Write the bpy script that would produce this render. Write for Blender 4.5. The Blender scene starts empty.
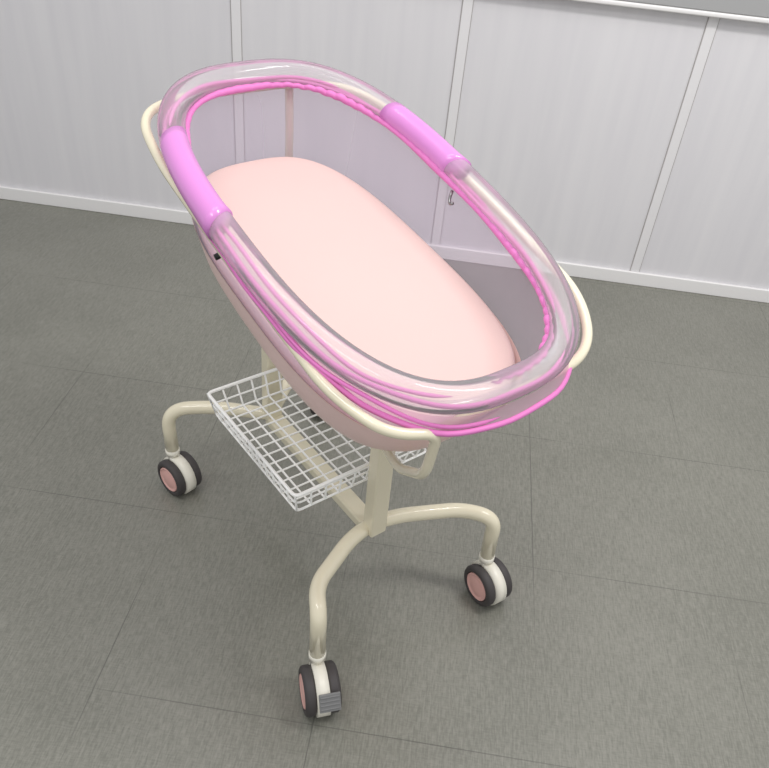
import bpy, bmesh, numpy as np
from math import *
from mathutils import Vector, Matrix
sc=bpy.context.scene
try:
    sc.view_settings.view_transform='Standard'; sc.view_settings.look='None'
except Exception: pass

# ---------------------------------------------------------------- materials
def newmat(name):
    m=bpy.data.materials.new(name); m.use_nodes=True
    nt=m.node_tree; nt.nodes.clear()
    o=nt.nodes.new('ShaderNodeOutputMaterial'); return m,nt,o
def pr(nt,col,rough=.5,metal=0,spec=.5,coat=0):
    b=nt.nodes.new('ShaderNodeBsdfPrincipled')
    b.inputs['Base Color'].default_value=(*col,1); b.inputs['Roughness'].default_value=rough
    b.inputs['Metallic'].default_value=metal; b.inputs['Specular IOR Level'].default_value=spec
    b.inputs['Coat Weight'].default_value=coat
    return b
def lin(r,g,b):
    f=lambda c:(c/255/12.92 if c/255<=.04045 else ((c/255+.055)/1.055)**2.4)
    return (f(r),f(g),f(b))
def simple(name,rgb,rough=.5,metal=0,spec=.5,coat=0,bump=0,bscale=200,var=0):
    m,nt,o=newmat(name); b=pr(nt,lin(*rgb),rough,metal,spec,coat)
    nt.links.new(b.outputs[0],o.inputs[0])
    tc=nt.nodes.new('ShaderNodeTexCoord'); n=nt.nodes.new('ShaderNodeTexNoise'); n.inputs['Scale'].default_value=bscale
    nt.links.new(tc.outputs['Object'],n.inputs['Vector'])
    if bump:
        bp=nt.nodes.new('ShaderNodeBump'); bp.inputs['Strength'].default_value=bump; bp.inputs['Distance'].default_value=.001
        nt.links.new(n.outputs['Fac'],bp.inputs['Height']); nt.links.new(bp.outputs[0],b.inputs['Normal'])
    if var:
        mx=nt.nodes.new('ShaderNodeMixRGB'); mx.inputs[1].default_value=(*lin(*rgb),1)
        c2=tuple(max(0,x*(1-var)) for x in lin(*rgb)); mx.inputs[2].default_value=(*c2,1)
        n2=nt.nodes.new('ShaderNodeTexNoise'); n2.inputs['Scale'].default_value=6
        nt.links.new(tc.outputs['Object'],n2.inputs['Vector'])
        nt.links.new(n2.outputs['Fac'],mx.inputs[0]); nt.links.new(mx.outputs[0],b.inputs['Base Color'])
    return m
def clear(name,rgb,base,edge,rough=.08,tint=(255,255,255),blend=.35,power=1.0,ior=1.35,trl=.4):
    """clear plastic: transparent face-on, body coloured towards grazing, glossy coat"""
    m,nt,o=newmat(name)
    tr=nt.nodes.new('ShaderNodeBsdfTransparent'); tr.inputs[0].default_value=(*lin(*tint),1)
    df=nt.nodes.new('ShaderNodeBsdfDiffuse'); df.inputs[0].default_value=(*lin(*rgb),1)
    tl=nt.nodes.new('ShaderNodeBsdfTranslucent'); tl.inputs[0].default_value=(*lin(*rgb),1)
    b=nt.nodes.new('ShaderNodeMixShader'); b.inputs[0].default_value=trl
    nt.links.new(df.outputs[0],b.inputs[1]); nt.links.new(tl.outputs[0],b.inputs[2])
    lw=nt.nodes.new('ShaderNodeLayerWeight'); lw.inputs['Blend'].default_value=blend
    pw=nt.nodes.new('ShaderNodeMath'); pw.operation='POWER'; pw.inputs[1].default_value=power
    nt.links.new(lw.outputs['Facing'],pw.inputs[0])
    mr=nt.nodes.new('ShaderNodeMapRange'); mr.inputs['To Min'].default_value=base; mr.inputs['To Max'].default_value=edge
    nt.links.new(pw.outputs[0],mr.inputs['Value'])
    mx=nt.nodes.new('ShaderNodeMixShader')
    nt.links.new(mr.outputs[0],mx.inputs[0]); nt.links.new(tr.outputs[0],mx.inputs[1]); nt.links.new(b.outputs[0],mx.inputs[2])
    gl=nt.nodes.new('ShaderNodeBsdfGlossy'); gl.inputs['Roughness'].default_value=rough
    fr=nt.nodes.new('ShaderNodeFresnel'); fr.inputs['IOR'].default_value=ior
    m2=nt.nodes.new('ShaderNodeMixShader')
    nt.links.new(fr.outputs[0],m2.inputs[0]); nt.links.new(mx.outputs[0],m2.inputs[1]); nt.links.new(gl.outputs[0],m2.inputs[2])
    nt.links.new(m2.outputs[0],o.inputs[0]); return m

M_cream=simple('cream_paint',(230,222,196),.22,0,.5,.5)
M_fork=simple('ivory_plastic',(236,232,218),.3,0,.5,.2)
M_pink=simple('pink_foam',(222,193,187),.8,0,.15,bump=.15,bscale=500,var=.03)
M_pinkshell=simple('pink_plastic_shell',(240,209,204),.4,0,.4)
M_orchid=simple('orchid_plastic',(216,138,208),.25,0,.5,.3)
M_magenta=simple('magenta_piping',(227,128,196),.65)
M_tyre=simple('dark_rubber',(66,62,62),.6)
M_cap=simple('pink_plastic',(224,176,168),.45)
M_grey=simple('grey_plastic',(125,125,125),.5)
M_wire=simple('white_coated_wire',(255,255,252),.3)
M_steel=simple('steel',(150,150,150),.3,1)
M_black=simple('black_plastic',(20,20,20),.4)
M_tub=clear('lilac_acrylic',(234,220,240),.27,.36,.3,(249,243,250),ior=1.03,trl=.5)
M_rim=clear('clear_vinyl',(255,255,255),.28,.42,.09,(255,255,255),.5,1.2,1.30,trl=.5)
M_skirt=clear('pink_sheer_mesh',(250,212,234),.36,.6,.5,(255,244,251),ior=1.03,trl=.5)

# ---------------------------------------------------------------- geometry helpers
def mesh_obj(name,verts,faces,mat,parent=None,smooth=True,mats=None):
    me=bpy.data.meshes.new(name); me.from_pydata([tuple(v) for v in verts],[],faces); me.update()
    bm=bmesh.new(); bm.from_mesh(me); bmesh.ops.recalc_face_normals(bm,faces=bm.faces[:]); bm.to_mesh(me); bm.free()
    for p in me.polygons: p.use_smooth=smooth
    ob=bpy.data.objects.new(name,me); sc.collection.objects.link(ob)
    me.materials.append(mat)
    if parent: ob.parent=parent
    return ob
def fillet(pts,rs,seg=8):
    P=[Vector(p) for p in pts]; out=[P[0]]
    for i in range(1,len(P)-1):
        a,b,c=P[i-1],P[i],P[i+1]; r=rs[i] if isinstance(rs,(list,tuple)) else rs
        r=min(r,(a-b).length*.5,(c-b).length*.5)
        p0=b+(a-b).normalized()*r; p1=b+(c-b).normalized()*r
        for k in range(seg+1):
            t=k/seg; out.append((1-t)**2*p0+2*t*(1-t)*b+t*t*p1)
    out.append(P[-1]); 
    res=[out[0]]
    for p in out[1:]:
        if (p-res[-1]).length>1e-5: res.append(p)
    return res
def tube(path,r,closed=False,seg=16,rf=None,sx=1.,sq=False,slant=0):
    P=[Vector(p) for p in path]; n=len(P); V=[];F=[]
    def tan(i):
        if closed: return (P[(i+1)%n]-P[i-1]).normalized()
        return (P[min(i+1,n-1)]-P[max(i-1,0)]).normalized()
    t=tan(0); up=Vector((0,0,1)) if abs(t.z)<.9 else Vector((1,0,0))
    for i in range(n):
        t=tan(i)
        u=up-t*up.dot(t); u.normalize(); up=u
        w=t.cross(u); rr=r if rf is None else rf(i/(n-1 if n>1 else 1))
        sl=slant*(max(0,1-i/3)+max(0,1-(n-1-i)/3))
        for k in range(seg):
            a=2*pi*k/seg+(pi/4 if sq else 0)
            V.append(P[i]+u*(cos(a)*rr)+w*(sin(a)*rr*sx)+t*(sin(a)*sl))
    m=n if closed else n-1
    for i in range(m):
        for k in range(seg):
            a=i*seg+k;b=i*seg+(k+1)%seg;c=((i+1)%n)*seg+(k+1)%seg;d=((i+1)%n)*seg+k
            F.append((a,b,c,d))
    if not closed:
        F.append(tuple(range(seg))[::-1]); F.append(tuple((n-1)*seg+k for k in range(seg)))
    return V,F
def join(parts):
    V=[];F=[]
    for v,f in parts:
        o=len(V); V+=list(v); F+=[tuple(i+o for i in q) for q in f]
    return V,F
def box(x0,x1,y0,y1,z0,z1):
    V=[Vector((x,y,z)) for x in(x0,x1) for y in(y0,y1) for z in(z0,z1)]
    F=[(0,1,3,2),(4,6,7,5),(0,4,5,1),(2,3,7,6),(0,2,6,4),(1,5,7,3)]
    return V,F
def bevel(ob,w=.004,seg=3):
    m=ob.modifiers.new('bevel','BEVEL'); m.width=w; m.segments=seg; m.limit_method='ANGLE'
    w2=ob.modifiers.new('wn','WEIGHTED_NORMAL')
def superell(n=2.75,N=128):
    raw=[]
    M=4000
    for i in range(M):
        a=2*pi*i/M; raw.append((copysign(abs(cos(a))**(2/n),cos(a)),copysign(abs(sin(a))**(2/n),sin(a))))
    raw=np.array(raw); sc_=raw*np.array([.37,.225])
    d=np.linalg.norm(np.diff(np.vstack([sc_,sc_[:1]]),axis=0),axis=1); cum=np.concatenate([[0],np.cumsum(d)])
    tt=np.linspace(0,cum[-1],N,endpoint=False); raw2=np.vstack([raw,raw[:1]])
    return np.stack([np.interp(tt,cum,raw2[:,0]),np.interp(tt,cum,raw2[:,1])],1)
SE=superell(); SE3=superell(3.1); SEF=superell(2.75,640)
Z0,SL,S0=.8504,.2557,-.0722
def R(s,t,d): return Vector((s,-t,Z0+SL*(s-S0)-d))
def ring(sF,sH,B,d,pts=None,tp=0,dd=0):
    c=(sF+sH)/2;A=(sH-sF)/2; out=[]
    for x,y in (SE if pts is None else pts):
        s=c+A*x; u=min(1,max(0,(s+.33)/.6)); tt=tp*(1 if y>0 else .25); out.append(R(s,B*y*(1-tt*u),d+dd*u))
    return out
def loft(rings,cap0=False,cap1=False,closed=True):
    V=[];F=[];N=len(rings[0])
    for r in rings: V+=r
    for i in range(len(rings)-1):
        for k in range(N if closed else N-1):
            F.append((i*N+k,i*N+(k+1)%N,(i+1)*N+(k+1)%N,(i+1)*N+k))
    if cap0: F.append(tuple(range(N)))
    if cap1: F.append(tuple((len(rings)-1)*N+k for k in range(N)))
    return V,F

# ---------------------------------------------------------------- setting
def struct(ob): ob["kind"]="structure"; return ob
YW=2.593
m,nt,o=newmat('vinyl_tiles'); b=pr(nt,(.15,.15,.14),.31,0,.5)
tc=nt.nodes.new('ShaderNodeTexCoord')
sep=nt.nodes.new('ShaderNodeSeparateXYZ'); nt.links.new(tc.outputs['Object'],sep.inputs[0])
def math(op,a,b_=None,clamp=False):
    n=nt.nodes.new('ShaderNodeMath'); n.operation=op; n.use_clamp=clamp
    for i,x in enumerate((a,b_)):
        if x is None: continue
        if isinstance(x,(int,float)): n.inputs[i].default_value=x
        else: nt.links.new(x,n.inputs[i])
    return n.outputs[0]
def joint(out,period,off):
    v=math('MODULO',math('ADD',out,off+50*period),period)
    v=math('ABSOLUTE',math('SUBTRACT',v,period/2))
    return math('LESS_THAN',v,.0011)
def noise(scale,sx,sy,detail=3,rot=0):
    mp=nt.nodes.new('ShaderNodeMapping'); mp.inputs['Scale'].default_value=(sx,sy,1); mp.inputs['Rotation'].default_value=(0,0,rot)
    nt.links.new(tc.outputs['Object'],mp.inputs[0]); n=nt.nodes.new('ShaderNodeTexNoise'); n.inputs['Scale'].default_value=scale; n.inputs['Detail'].default_value=detail
    nt.links.new(mp.outputs[0],n.inputs['Vector']); return n.outputs['Fac']
jx=joint(sep.outputs[0],.415,-.30+.2075); jy=joint(sep.outputs[1],.45,-.76+.225)
nb=noise(1.7,1,1,1); nb2=noise(1.9,1.3,1,1,.7)
jj=math('MAXIMUM',math('MULTIPLY',jx,math('MULTIPLY',math('SUBTRACT',nb2,.40),5,True)),math('MULTIPLY',jy,math('MULTIPLY',math('SUBTRACT',nb,.32),4,True)))
n1=noise(60,6,1.0,2,0); n2=noise(60,1.0,6,2,0); n3=noise(3,1,1,2); n4=noise(18,12,1,1,0)
s=math('ADD',math('ADD',math('ADD',math('MULTIPLY',n1,.36),math('MULTIPLY',n2,.24)),math('MULTIPLY',n3,.18)),math('MULTIPLY',n4,.22))
cr=nt.nodes.new('ShaderNodeValToRGB'); cr.color_ramp.elements[0].position=.41; cr.color_ramp.elements[1].position=.59
cr.color_ramp.elements[0].color=(*lin(114,114,105),1); cr.color_ramp.elements[1].color=(*lin(136,135,126),1)
nt.links.new(s,cr.inputs[0])
mx=nt.nodes.new('ShaderNodeMixRGB'); mx.inputs[2].default_value=(*lin(86,85,79),1)
nt.links.new(math('MULTIPLY',jj,.7),mx.inputs[0]); nt.links.new(cr.outputs[0],mx.inputs[1]); nt.links.new(mx.outputs[0],b.inputs['Base Color'])
bp=nt.nodes.new('ShaderNodeBump'); bp.inputs['Strength'].default_value=.35; bp.inputs['Distance'].default_value=.001
nt.links.new(math('SUBTRACT',s,jj),bp.inputs['Height']); nt.links.new(bp.outputs[0],b.inputs['Normal'])
nt.links.new(b.outputs[0],o.inputs[0]); M_floor=m
v,f=box(-3.5,3.5,-2,YW,-.05,0); struct(mesh_obj('floor',v,f,M_floor,smooth=False))
m,nt,o=newmat('white_panel'); b=pr(nt,lin(228,226,230),.5,0,.3)
tc=nt.nodes.new('ShaderNodeTexCoord')
mp=nt.nodes.new('ShaderNodeMapping'); mp.inputs['Scale'].default_value=(12,1,.8); nt.links.new(tc.outputs['Object'],mp.inputs[0])
n=nt.nodes.new('ShaderNodeTexNoise'); n.inputs['Scale'].default_value=2.; n.inputs['Detail'].default_value=3; nt.links.new(mp.outputs[0],n.inputs['Vector'])
cr=nt.nodes.new('ShaderNodeValToRGB'); cr.color_ramp.elements[0].position=.3; cr.color_ramp.elements[1].position=.7
cr.color_ramp.elements[0].color=(*lin(217,215,218),1); cr.color_ramp.elements[1].color=(*lin(223,221,223),1)
nt.links.new(n.outputs['Fac'],cr.inputs[0]); nt.links.new(cr.outputs[0],b.inputs['Base Color']); nt.links.new(b.outputs[0],o.inputs[0]); M_wall=m
M_trim=simple('white_trim',(234,232,231),.4)
M_shadow_line=simple('shadow_line',(174,170,168),.7)  # grey that stands for the thin shadow beside each batten
v,f=box(-3.5,3.5,YW,YW+.1,0,2.7); struct(mesh_obj('wall_back',v,f,M_wall,smooth=False))
v,f=box(-3.5,3.5,YW-.012,YW,.0,.05); ob=struct(mesh_obj('baseboard_back',v,f,M_trim,smooth=False)); bevel(ob,.003,2)
i=1
ZR=.916
M_batten=simple('batten',(228,226,227),.45)
for x in (-.7475,-.036,.68,1.39):
    v,f=box(x-.015,x+.015,YW-.005,YW,.05,ZR-.016); ob=struct(mesh_obj('trim_%d'%i,v,f,M_batten,smooth=False)); bevel(ob,.002,2); i+=1
    v,f=join([box(x-.0175,x-.0152,YW-.002,YW,.05,ZR-.016),box(x+.0152,x+.017,YW-.002,YW,.05,ZR-.016)]); struct(mesh_obj('trim_%d'%i,v,f,M_shadow_line,smooth=False)); i+=1  # shadow strips painted along both batten edges
v,f=box(-3.5,3.5,YW-.03,YW,ZR+.0005,1.1); ob=struct(mesh_obj('trim_%d'%i,v,f,simple('grey_ledge',(165,165,165),.5),smooth=False)); bevel(ob,.004,2); i+=1
v,f=box(-3.5,3.5,YW-.034,YW,ZR-.014,ZR); ob=struct(mesh_obj('trim_%d'%i,v,f,M_trim,smooth=False)); bevel(ob,.004,2); i+=1

# ---------------------------------------------------------------- bassinet
root=bpy.data.objects.new('baby_bassinet',None); sc.collection.objects.link(root)
root.location=(-.1893,1.1945,0); root.rotation_euler=(0,0,radians(133.7477)); root.empty_display_size=.1
root["label"]="cream steel baby bassinet on casters with clear tub, pink trim"; root["category"]="baby bassinet"
def L(s,t,z): return Vector((s,-t,z))
def part(name,vf,mat,label=None,smooth=True,parent=root):
    ob=mesh_obj(name,vf[0],vf[1],mat,parent,smooth)
    if label: ob["label"]=label
    return ob
def mixpts(k): return SE*(1-k)+SE3*k
TP=.13; DD=.028
prof=[(.02,-.430,.292,.212,0,0,0),(.05,-.414,.290,.209,.4,.2,.1),(.10,-.400,.288,.203,.9,.7,.6),(.128,-.388,.284,.198,1,1,1)]
part('tub_wall',loft([ring(a,b_,c_,d,mixpts(k),TP*tq,DD*dq) for d,a,b_,c_,k,tq,dq in prof]),M_tub,"see-through lilac-tinted acrylic tub wall")
prof=[(.1285,-.3882,.2842,.1983),(.155,-.376,.278,.192),(.19,-.355,.268,.184),(.218,-.328,.254,.172),(.235,-.300,.236,.157),(.245,-.268,.208,.135),(.250,-.22,.16,.09)]
def dfun(d): return DD*max(.25,1-(d-.1285)/.13)
part('tub_base',loft([ring(a,b_,c_,d,SE3,TP,dfun(d)) for d,a,b_,c_ in prof],cap1=True),M_pinkshell,"pale pink tub base")
rimpath=[R(S0+.372*x,.225*y,0) for x,y in SE]
part('rim',tube(rimpath,.0222,True,28),M_rim,"thick clear plastic oval rim tube")
N=len(SE); NF=len(SEF)
def lipd(x): return .021+.017*min(1,max(0,(-x+.15)/1.0))**1.2
def lipp(x,y,g): 
    return S0+(.386+(.008 if x<0 else 0)*abs(x))*x,.2365*y
lip=[];sk0=[];sk1=[]
for k,(x,y) in enumerate(SE):
    s_,t_=lipp(x,y,1); lip.append(R(s_,t_,lipd(x)+.0015*sin(k*.9))); sk1.append(R(s_,t_,lipd(x)))
    sk0.append(R(S0+.372*x*1.035,.225*y*1.05,.018))
part('rim_skirt',loft([sk0,sk1]),M_skirt,"sheer pink strip under the rim")
part('rim_piping',tube(lip,.0042,True,10),M_magenta,"pink fabric piping")
def strand(k0,k1,ks,kt,d0,a1,a2,ph,r):
    pts=[]
    for k in range(k0,k1,4):
        x,y=SEF[k%NF]; e_=min(1,(k-k0)/40,(k1-k)/40)
        pts.append(R(S0+(ks+a1*.3*sin(k*.06+ph))*x,(kt+a1*.3*sin(k*.05+ph))*y,d0(x)+e_*(a1*sin(k*.045+ph)+a2*sin(k*.11+ph))))
    return tube(pts,r,False,8,rf=lambda u:r*min(1,.2+20*u,.2+20*(1-u)))
part('rim_piping',strand(NF//2+10,NF-70,.389,.237,lambda x:lipd(x)-.008,.004,.003,0,.0030),M_magenta,"loose strand of pink piping")
inner=[strand(NF//2-40,NF//2+200,.379,.231,lambda x:.009,.003,.002,1,.0034),
       strand(NF//2+30,NF-90,.362,.217,lambda x:.010,.004,.002,2.3,.0030),
       strand(20,NF//2-60,.364,.217,lambda x:.011,.003,.001,.5,.0036),
       strand(-70,60,.376,.229,lambda x:.010,.003,.001,.9,.0034)]
part('rim_ribbon',join(inner),M_magenta,"pink fabric strands inside the clear rim tube")
path=[]
for k in range(-95,NF//2+8):
    x,y=SEF[k%NF]; ph=k/NF
    amp=.0004+.0011*max(0,sin(ph*21))*(y>0)+.0006*(x<-.75)
    w1=sin(k*.9)+.6*sin(k*.37+1)
    path.append(R(S0+(.3525+amp*w1)*x,(.2045+amp*w1)*y,.012+amp*w1*1.2))
part('ruffle',tube(path,.0055,False,10,rf=lambda u:(.0056+.0012*sin(u*37))*min(1,.3+25*u,.3+25*(1-u))),M_magenta,"gathered pink fabric edge")
def sub(path,s0,s1,sign):
    return [p for p in path if s0<=p.x<=s1 and p.y*sign>0]
for sg in (1,-1):
    pts=sub(rimpath,-.055,.165 if sg==1 else .138,sg); pts.sort(key=lambda p:p.x)
    def rf(u): return .0227+.0009*(1-u)+.0014*max(0,1-u/.18)**2+.0002*max(0,(u-.93)/.07)
    part('grip',tube(pts,.0275,False,28,rf,slant=.010*sg),M_orchid,"orchid pink plastic grip sleeve")
# support frame
D=.038
left=[L(-.20,-.02,.480),L(-.30,-.06,.505),L(-.42,-.115,.618),R(-.438,-.122,D+.005),R(-.415,-.188,D),R(-.33,-.222,D),R(-.05,-.226,D),R(.17,-.223,D),R(.272,-.208,D-.01),R(.322,-.12,D)]
lr=[0,.05,.035,.022,.06,.08,.1,.08,.06,.08]
right=[R(.318,.12,D),R(.268,.216,D-.006),R(.17,.243,.028),R(-.05,.253,.020),R(-.34,.249,.021),R(-.429,.186,D-.004),R(-.428,.06,D+.008),R(-.434,-.115,D+.006)]
rr_=[.08,.06,.08,.1,.09,.06,.08,0]
RT=.0080
parts=[tube(fillet(left+right,lr+rr_,10),RT,False,14)]
pl=[R(.318,.105,D),R(.314,.105,.15),R(.30,.09,.28),L(.21,.02,.59)]
parts.append(tube(fillet(pl,.05,8),RT,False,14))
parts.append(tube([R(-.20,0,.277),R(.2,0,.286)],.02,False,4,sq=True))
for s_ in (-.17,-.02,.15):
    parts.append(tube([R(s_,-.07,.269),R(s_,.07,.269)],.0095,False,12))
part('support_frame',join(parts),M_cream)
for s_,zt in ((-.19,.53),(.205,.625)):
    ob=part('column',box(s_-.0155,s_+.0155,-.019,.019,.214,zt),M_cream,smooth=False); bevel(ob,.005,3)
ob=part('base_bar',box(-.19,.205,-.019,.019,.204,.228),M_cream,smooth=False); bevel(ob,.005,3)
def leg(a,mid,b_):
    pts=[(a[0],a[1],.112),(a[0]+a[2],a[1],.222)]+mid+[(b_[0]+b_[2],b_[1],.222),(b_[0],b_[1],.112)]
    return tube(fillet([L(*p) for p in pts],[0]+[.055]*(len(pts)-2)+[0],10),.0152,False,18)
S1=(-.302,-.200);S2=(-.302,.222);S3=(.332,-.192);S4=(.345,.232)
part('leg',leg((*S1,.002),[(-.245,-.170,.222),(-.19,-.06,.222),(-.178,0,.222),(-.19,.06,.222),(-.245,.180,.222)],(*S2,.002)),M_cream,"curved cream tube leg")
part('leg',leg((*S3,.012),[(.30,-.1,.222),(.24,-.035,.222),(.21,0,.222),(.24,.035,.222),(.30,.1,.222)],(*S4,.012)),M_cream,"curved cream tube leg")
def basket():
    ps=[]; x0,x1,y0,y1=-.160,.178,-.165,.165; zt,zb=.372,.318; i_=.012
    def loop(x0,x1,y0,y1,z,r):
        c=[L(x0,y0,z),L(x1,y0,z),L(x1,y1,z),L(x0,y1,z)]
        mid=(c[0]+c[1])/2
        ps.append(tube(fillet([mid,c[1],c[2],c[3],c[0],mid],.012,5),r,False,8))
    loop(x0,x1,y0,y1,zt,.0036); loop(x0+i_/2,x1-i_/2,y0+i_/2,y1-i_/2,(zt+zb)/2,.002); loop(x0+i_,x1-i_,y0+i_,y1-i_,zb,.0024)
    n=12
    for k in range(n+1):
        x=x0+i_+(x1-x0-2*i_)*k/n; xo=x0+(x1-x0)*k/n
        ps.append(tube(fillet([L(xo,y0,zt),L(x,y0+i_,zb),L(x,y1-i_,zb),L(xo,y1,zt)],.006,3),.0021,False,6))
    n=10
    for k in range(n+1):
        y=y0+i_+(y1-y0-2*i_)*k/n; yo=y0+(y1-y0)*k/n
        ps.append(tube(fillet([L(x0,yo,zt),L(x0+i_,y,zb),L(x1-i_,y,zb),L(x1,yo,zt)],.006,3),.0021,False,6))
    return join(ps)
part('wire_basket',basket(),M_wire,"white wire storage basket under the tub")
# casters
def disc(path_r,axis_c,ax,seg=40):
    ax=ax.normalized(); up=Vector((0,0,1)); w=ax.cross(up); V=[];F=[]
    for (o_,r_) in path_r:
        for k in range(seg):
            a=2*pi*k/seg; V.append(axis_c+ax*o_+up*(cos(a)*r_)+w*(sin(a)*r_))
    for i in range(len(path_r)-1):
        for k in range(seg): F.append((i*seg+k,i*seg+(k+1)%seg,(i+1)*seg+(k+1)%seg,(i+1)*seg+k))
    F.append(tuple(range(seg))); F.append(tuple((len(path_r)-1)*seg+k for k in range(seg)))
    return V,F
Rz=Matrix.Rotation(-radians(133.7477),4,'Z')
WR=.046
def caster(stem,contact,nworld,brake):
    e=bpy.data.objects.new('caster',None); sc.collection.objects.link(e); e.parent=root; e.location=L(stem[0],stem[1],0)
    e.empty_display_size=.05
    ax=(Rz@Vector((nworld[0],nworld[1],0))).normalized()
    off=L(contact[0],contact[1],0)-L(stem[0],stem[1],0)
    off-=ax*off.dot(ax)
    if off.length<.02: off=off.normalized()*.02
    if off.length>.034: off=off.normalized()*.034
    c=off+Vector((0,0,WR))
    for sd in (1,-1):
        prof=[(.0125,.030),(.0125,WR-.004),(.0145,WR-.001),(.017,WR),(.027,WR),(.0305,WR-.002),(.033,WR-.006),(.033,WR-.009),(.032,WR-.0125),(.017,WR-.013)]
        part('wheel',disc(prof,c,ax*sd),M_tyre,"dark grey rubber wheel",parent=e)
        prof=[(.028,.0315),(.0318,.0315),(.0331,.030),(.0331,.0285),(.0318,.027),(.0307,.023),(.0317,.021),(.0329,.010),(.0332,.002)]
        part('hub_cap',disc(prof,c,ax*sd),M_cap,"dusty pink round hub cap",parent=e)
    w=ax; fw=off.normalized()
    V=[];F=[]; seg=24; hw=.0118
    outer=[]
    for k in range(seg+1):
        a=radians(-50+280*k/seg); outer.append(c+fw*(cos(a)*(WR+.003))+Vector((0,0,sin(a)*(WR+.003))))
    for sd in (-1,1):
        for p in outer: V.append(p+w*hw*sd)
    n_=len(outer)
    F.append(tuple(range(n_))); F.append(tuple(n_+k for k in range(n_)))
    for k in range(n_): F.append((k,(k+1)%n_,n_+(k+1)%n_,n_+k))
    st=tube([Vector((0,0,WR*1.3)),Vector((0,0,.122))],.0128,False,18)
    st2=tube([Vector((0,0,.098)),Vector((0,0,.104)),Vector((0,0,.112))],.0162,False,20)
    part('fork',join([(V,F),st,st2]),M_fork,"ivory caster housing with swivel stem",parent=e)
    if brake:
        p0=c+fw*(WR*.62)+Vector((0,0,WR*.85)); d1=(fw*.55+Vector((0,0,-.95))).normalized(); nrm=d1.cross(w)
        bs=[]
        def slab(a0,a1,b0,b1,h0,h1):
            V=[p0+d1*a_+w*b_+nrm*h_+fw*.008 for a_ in(a0,a1) for b_ in(b0,b1) for h_ in(h0,h1)]
            return V,[(0,1,3,2),(4,6,7,5),(0,4,5,1),(2,3,7,6),(0,2,6,4),(1,5,7,3)]
        bs.append(slab(0,.034,-.029,.010,-.0025,.0025))
        for q in range(4): bs.append(slab(.004+q*.0075,.007+q*.0075,-.027,.008,-.004,.004))
        ob=part('brake_pedal',join(bs),M_grey,"grey ribbed brake pedal",smooth=False,parent=e); bevel(ob,.001,2)
    return e
caster(S1,(S1[0]-.038,S1[1]-.010),(-.93,-.37),True)
caster(S2,(S2[0]-.015,S2[1]+.027),(-.78,-.62),False)
caster(S3,(S3[0]-.006,S3[1]+.028),(-.58,-.81),False)
caster(S4,(S4[0]+.026,S4[1]+.035),(-.99,.1),False)
v,f=tube([R(-.02,-.204,.062),R(-.02,-.226,.068)],.005,False,12); part('screw_knob',(v,f),M_black,"small black knob")
v,f=tube(fillet([R(-.058,.205,.022),R(-.06,.199,.034),R(-.066,.195,.040),R(-.073,.196,.034)],.004,4),.0028,False,8); part('clip',(v,f),M_steel,"small steel clip")
# mattress
mp_=[(.113,-.27,.19,.11),(.113,-.357,.266,.179),(.113,-.3585,.2675,.1805),(.1137,-.364,.2715,.185),(.116,-.3685,.2745,.1885),(.1195,-.3715,.2762,.191),(.125,-.373,.277,.192),(.14,-.373,.276,.1912),(.155,-.366,.271,.187),(.187,-.347,.260,.177),(.212,-.318,.246,.163),(.227,-.290,.226,.146),(.236,-.25,.19,.112)]
V,F=loft([ring(a,b_,c_,d,SE3,TP,DD*min(1,max(.25,1-(d-.1285)/.13))) for d,a,b_,c_ in mp_],True,True)
mat=mesh_obj('mattress',V,F,M_pink); mat.location=root.location; mat.rotation_euler=root.rotation_euler
mat["label"]="thick pale pink foam mattress lying in the clear tub"; mat["category"]="mattress"

# ---------------------------------------------------------------- camera
f_=1.0353;p_=radians(37.8109);ro=radians(5.9661);ya=radians(3.6652)
h=Vector((-sin(ya),cos(ya),0));r0=Vector((cos(ya),sin(ya),0));zu=Vector((0,0,1))
Fv=cos(p_)*h-sin(p_)*zu;U=sin(p_)*h+cos(p_)*zu
Rt=cos(ro)*r0+sin(ro)*U; Up=-sin(ro)*r0+cos(ro)*U
cd=bpy.data.cameras.new('camera'); co=bpy.data.objects.new('camera',cd); sc.collection.objects.link(co)
M=Matrix((( Rt.x,Up.x,-Fv.x,0),(Rt.y,Up.y,-Fv.y,0),(Rt.z,Up.z,-Fv.z,1.4),(0,0,0,1)))
co.matrix_world=M; cd.sensor_width=36; cd.sensor_fit='HORIZONTAL'; cd.lens=36*f_; cd.clip_start=.02
sc.camera=co
# ---------------------------------------------------------------- light
w=bpy.data.worlds.new('world'); sc.world=w; w.use_nodes=True
w.node_tree.nodes['Background'].inputs[0].default_value=(.97,.98,1,1); w.node_tree.nodes['Background'].inputs[1].default_value=.74
def area(name,loc,size,sy,power,target):  # unseen overhead lights, made long and thin for highlight lines on the rim
    l=bpy.data.lights.new(name,'AREA'); l.shape='RECTANGLE'; l.size=size; l.size_y=sy; l.energy=power; l.color=(1,.985,.97)
    o_=bpy.data.objects.new(name,l); sc.collection.objects.link(o_); o_.location=loc
    o_.rotation_euler=(Vector(target)-Vector(loc)).to_track_quat('-Z','Y').to_euler(); return o_
area('overhead_light',(1.1,1.1,2.65),1.2,.25,33,(1.2,1.8,0))
area('overhead_light',(-.6,.2,2.65),1.2,.25,14,(-.2,1,0))
area('overhead_light',(-.4,1.5,2.65),1.2,.25,7,(-.3,1.3,0))
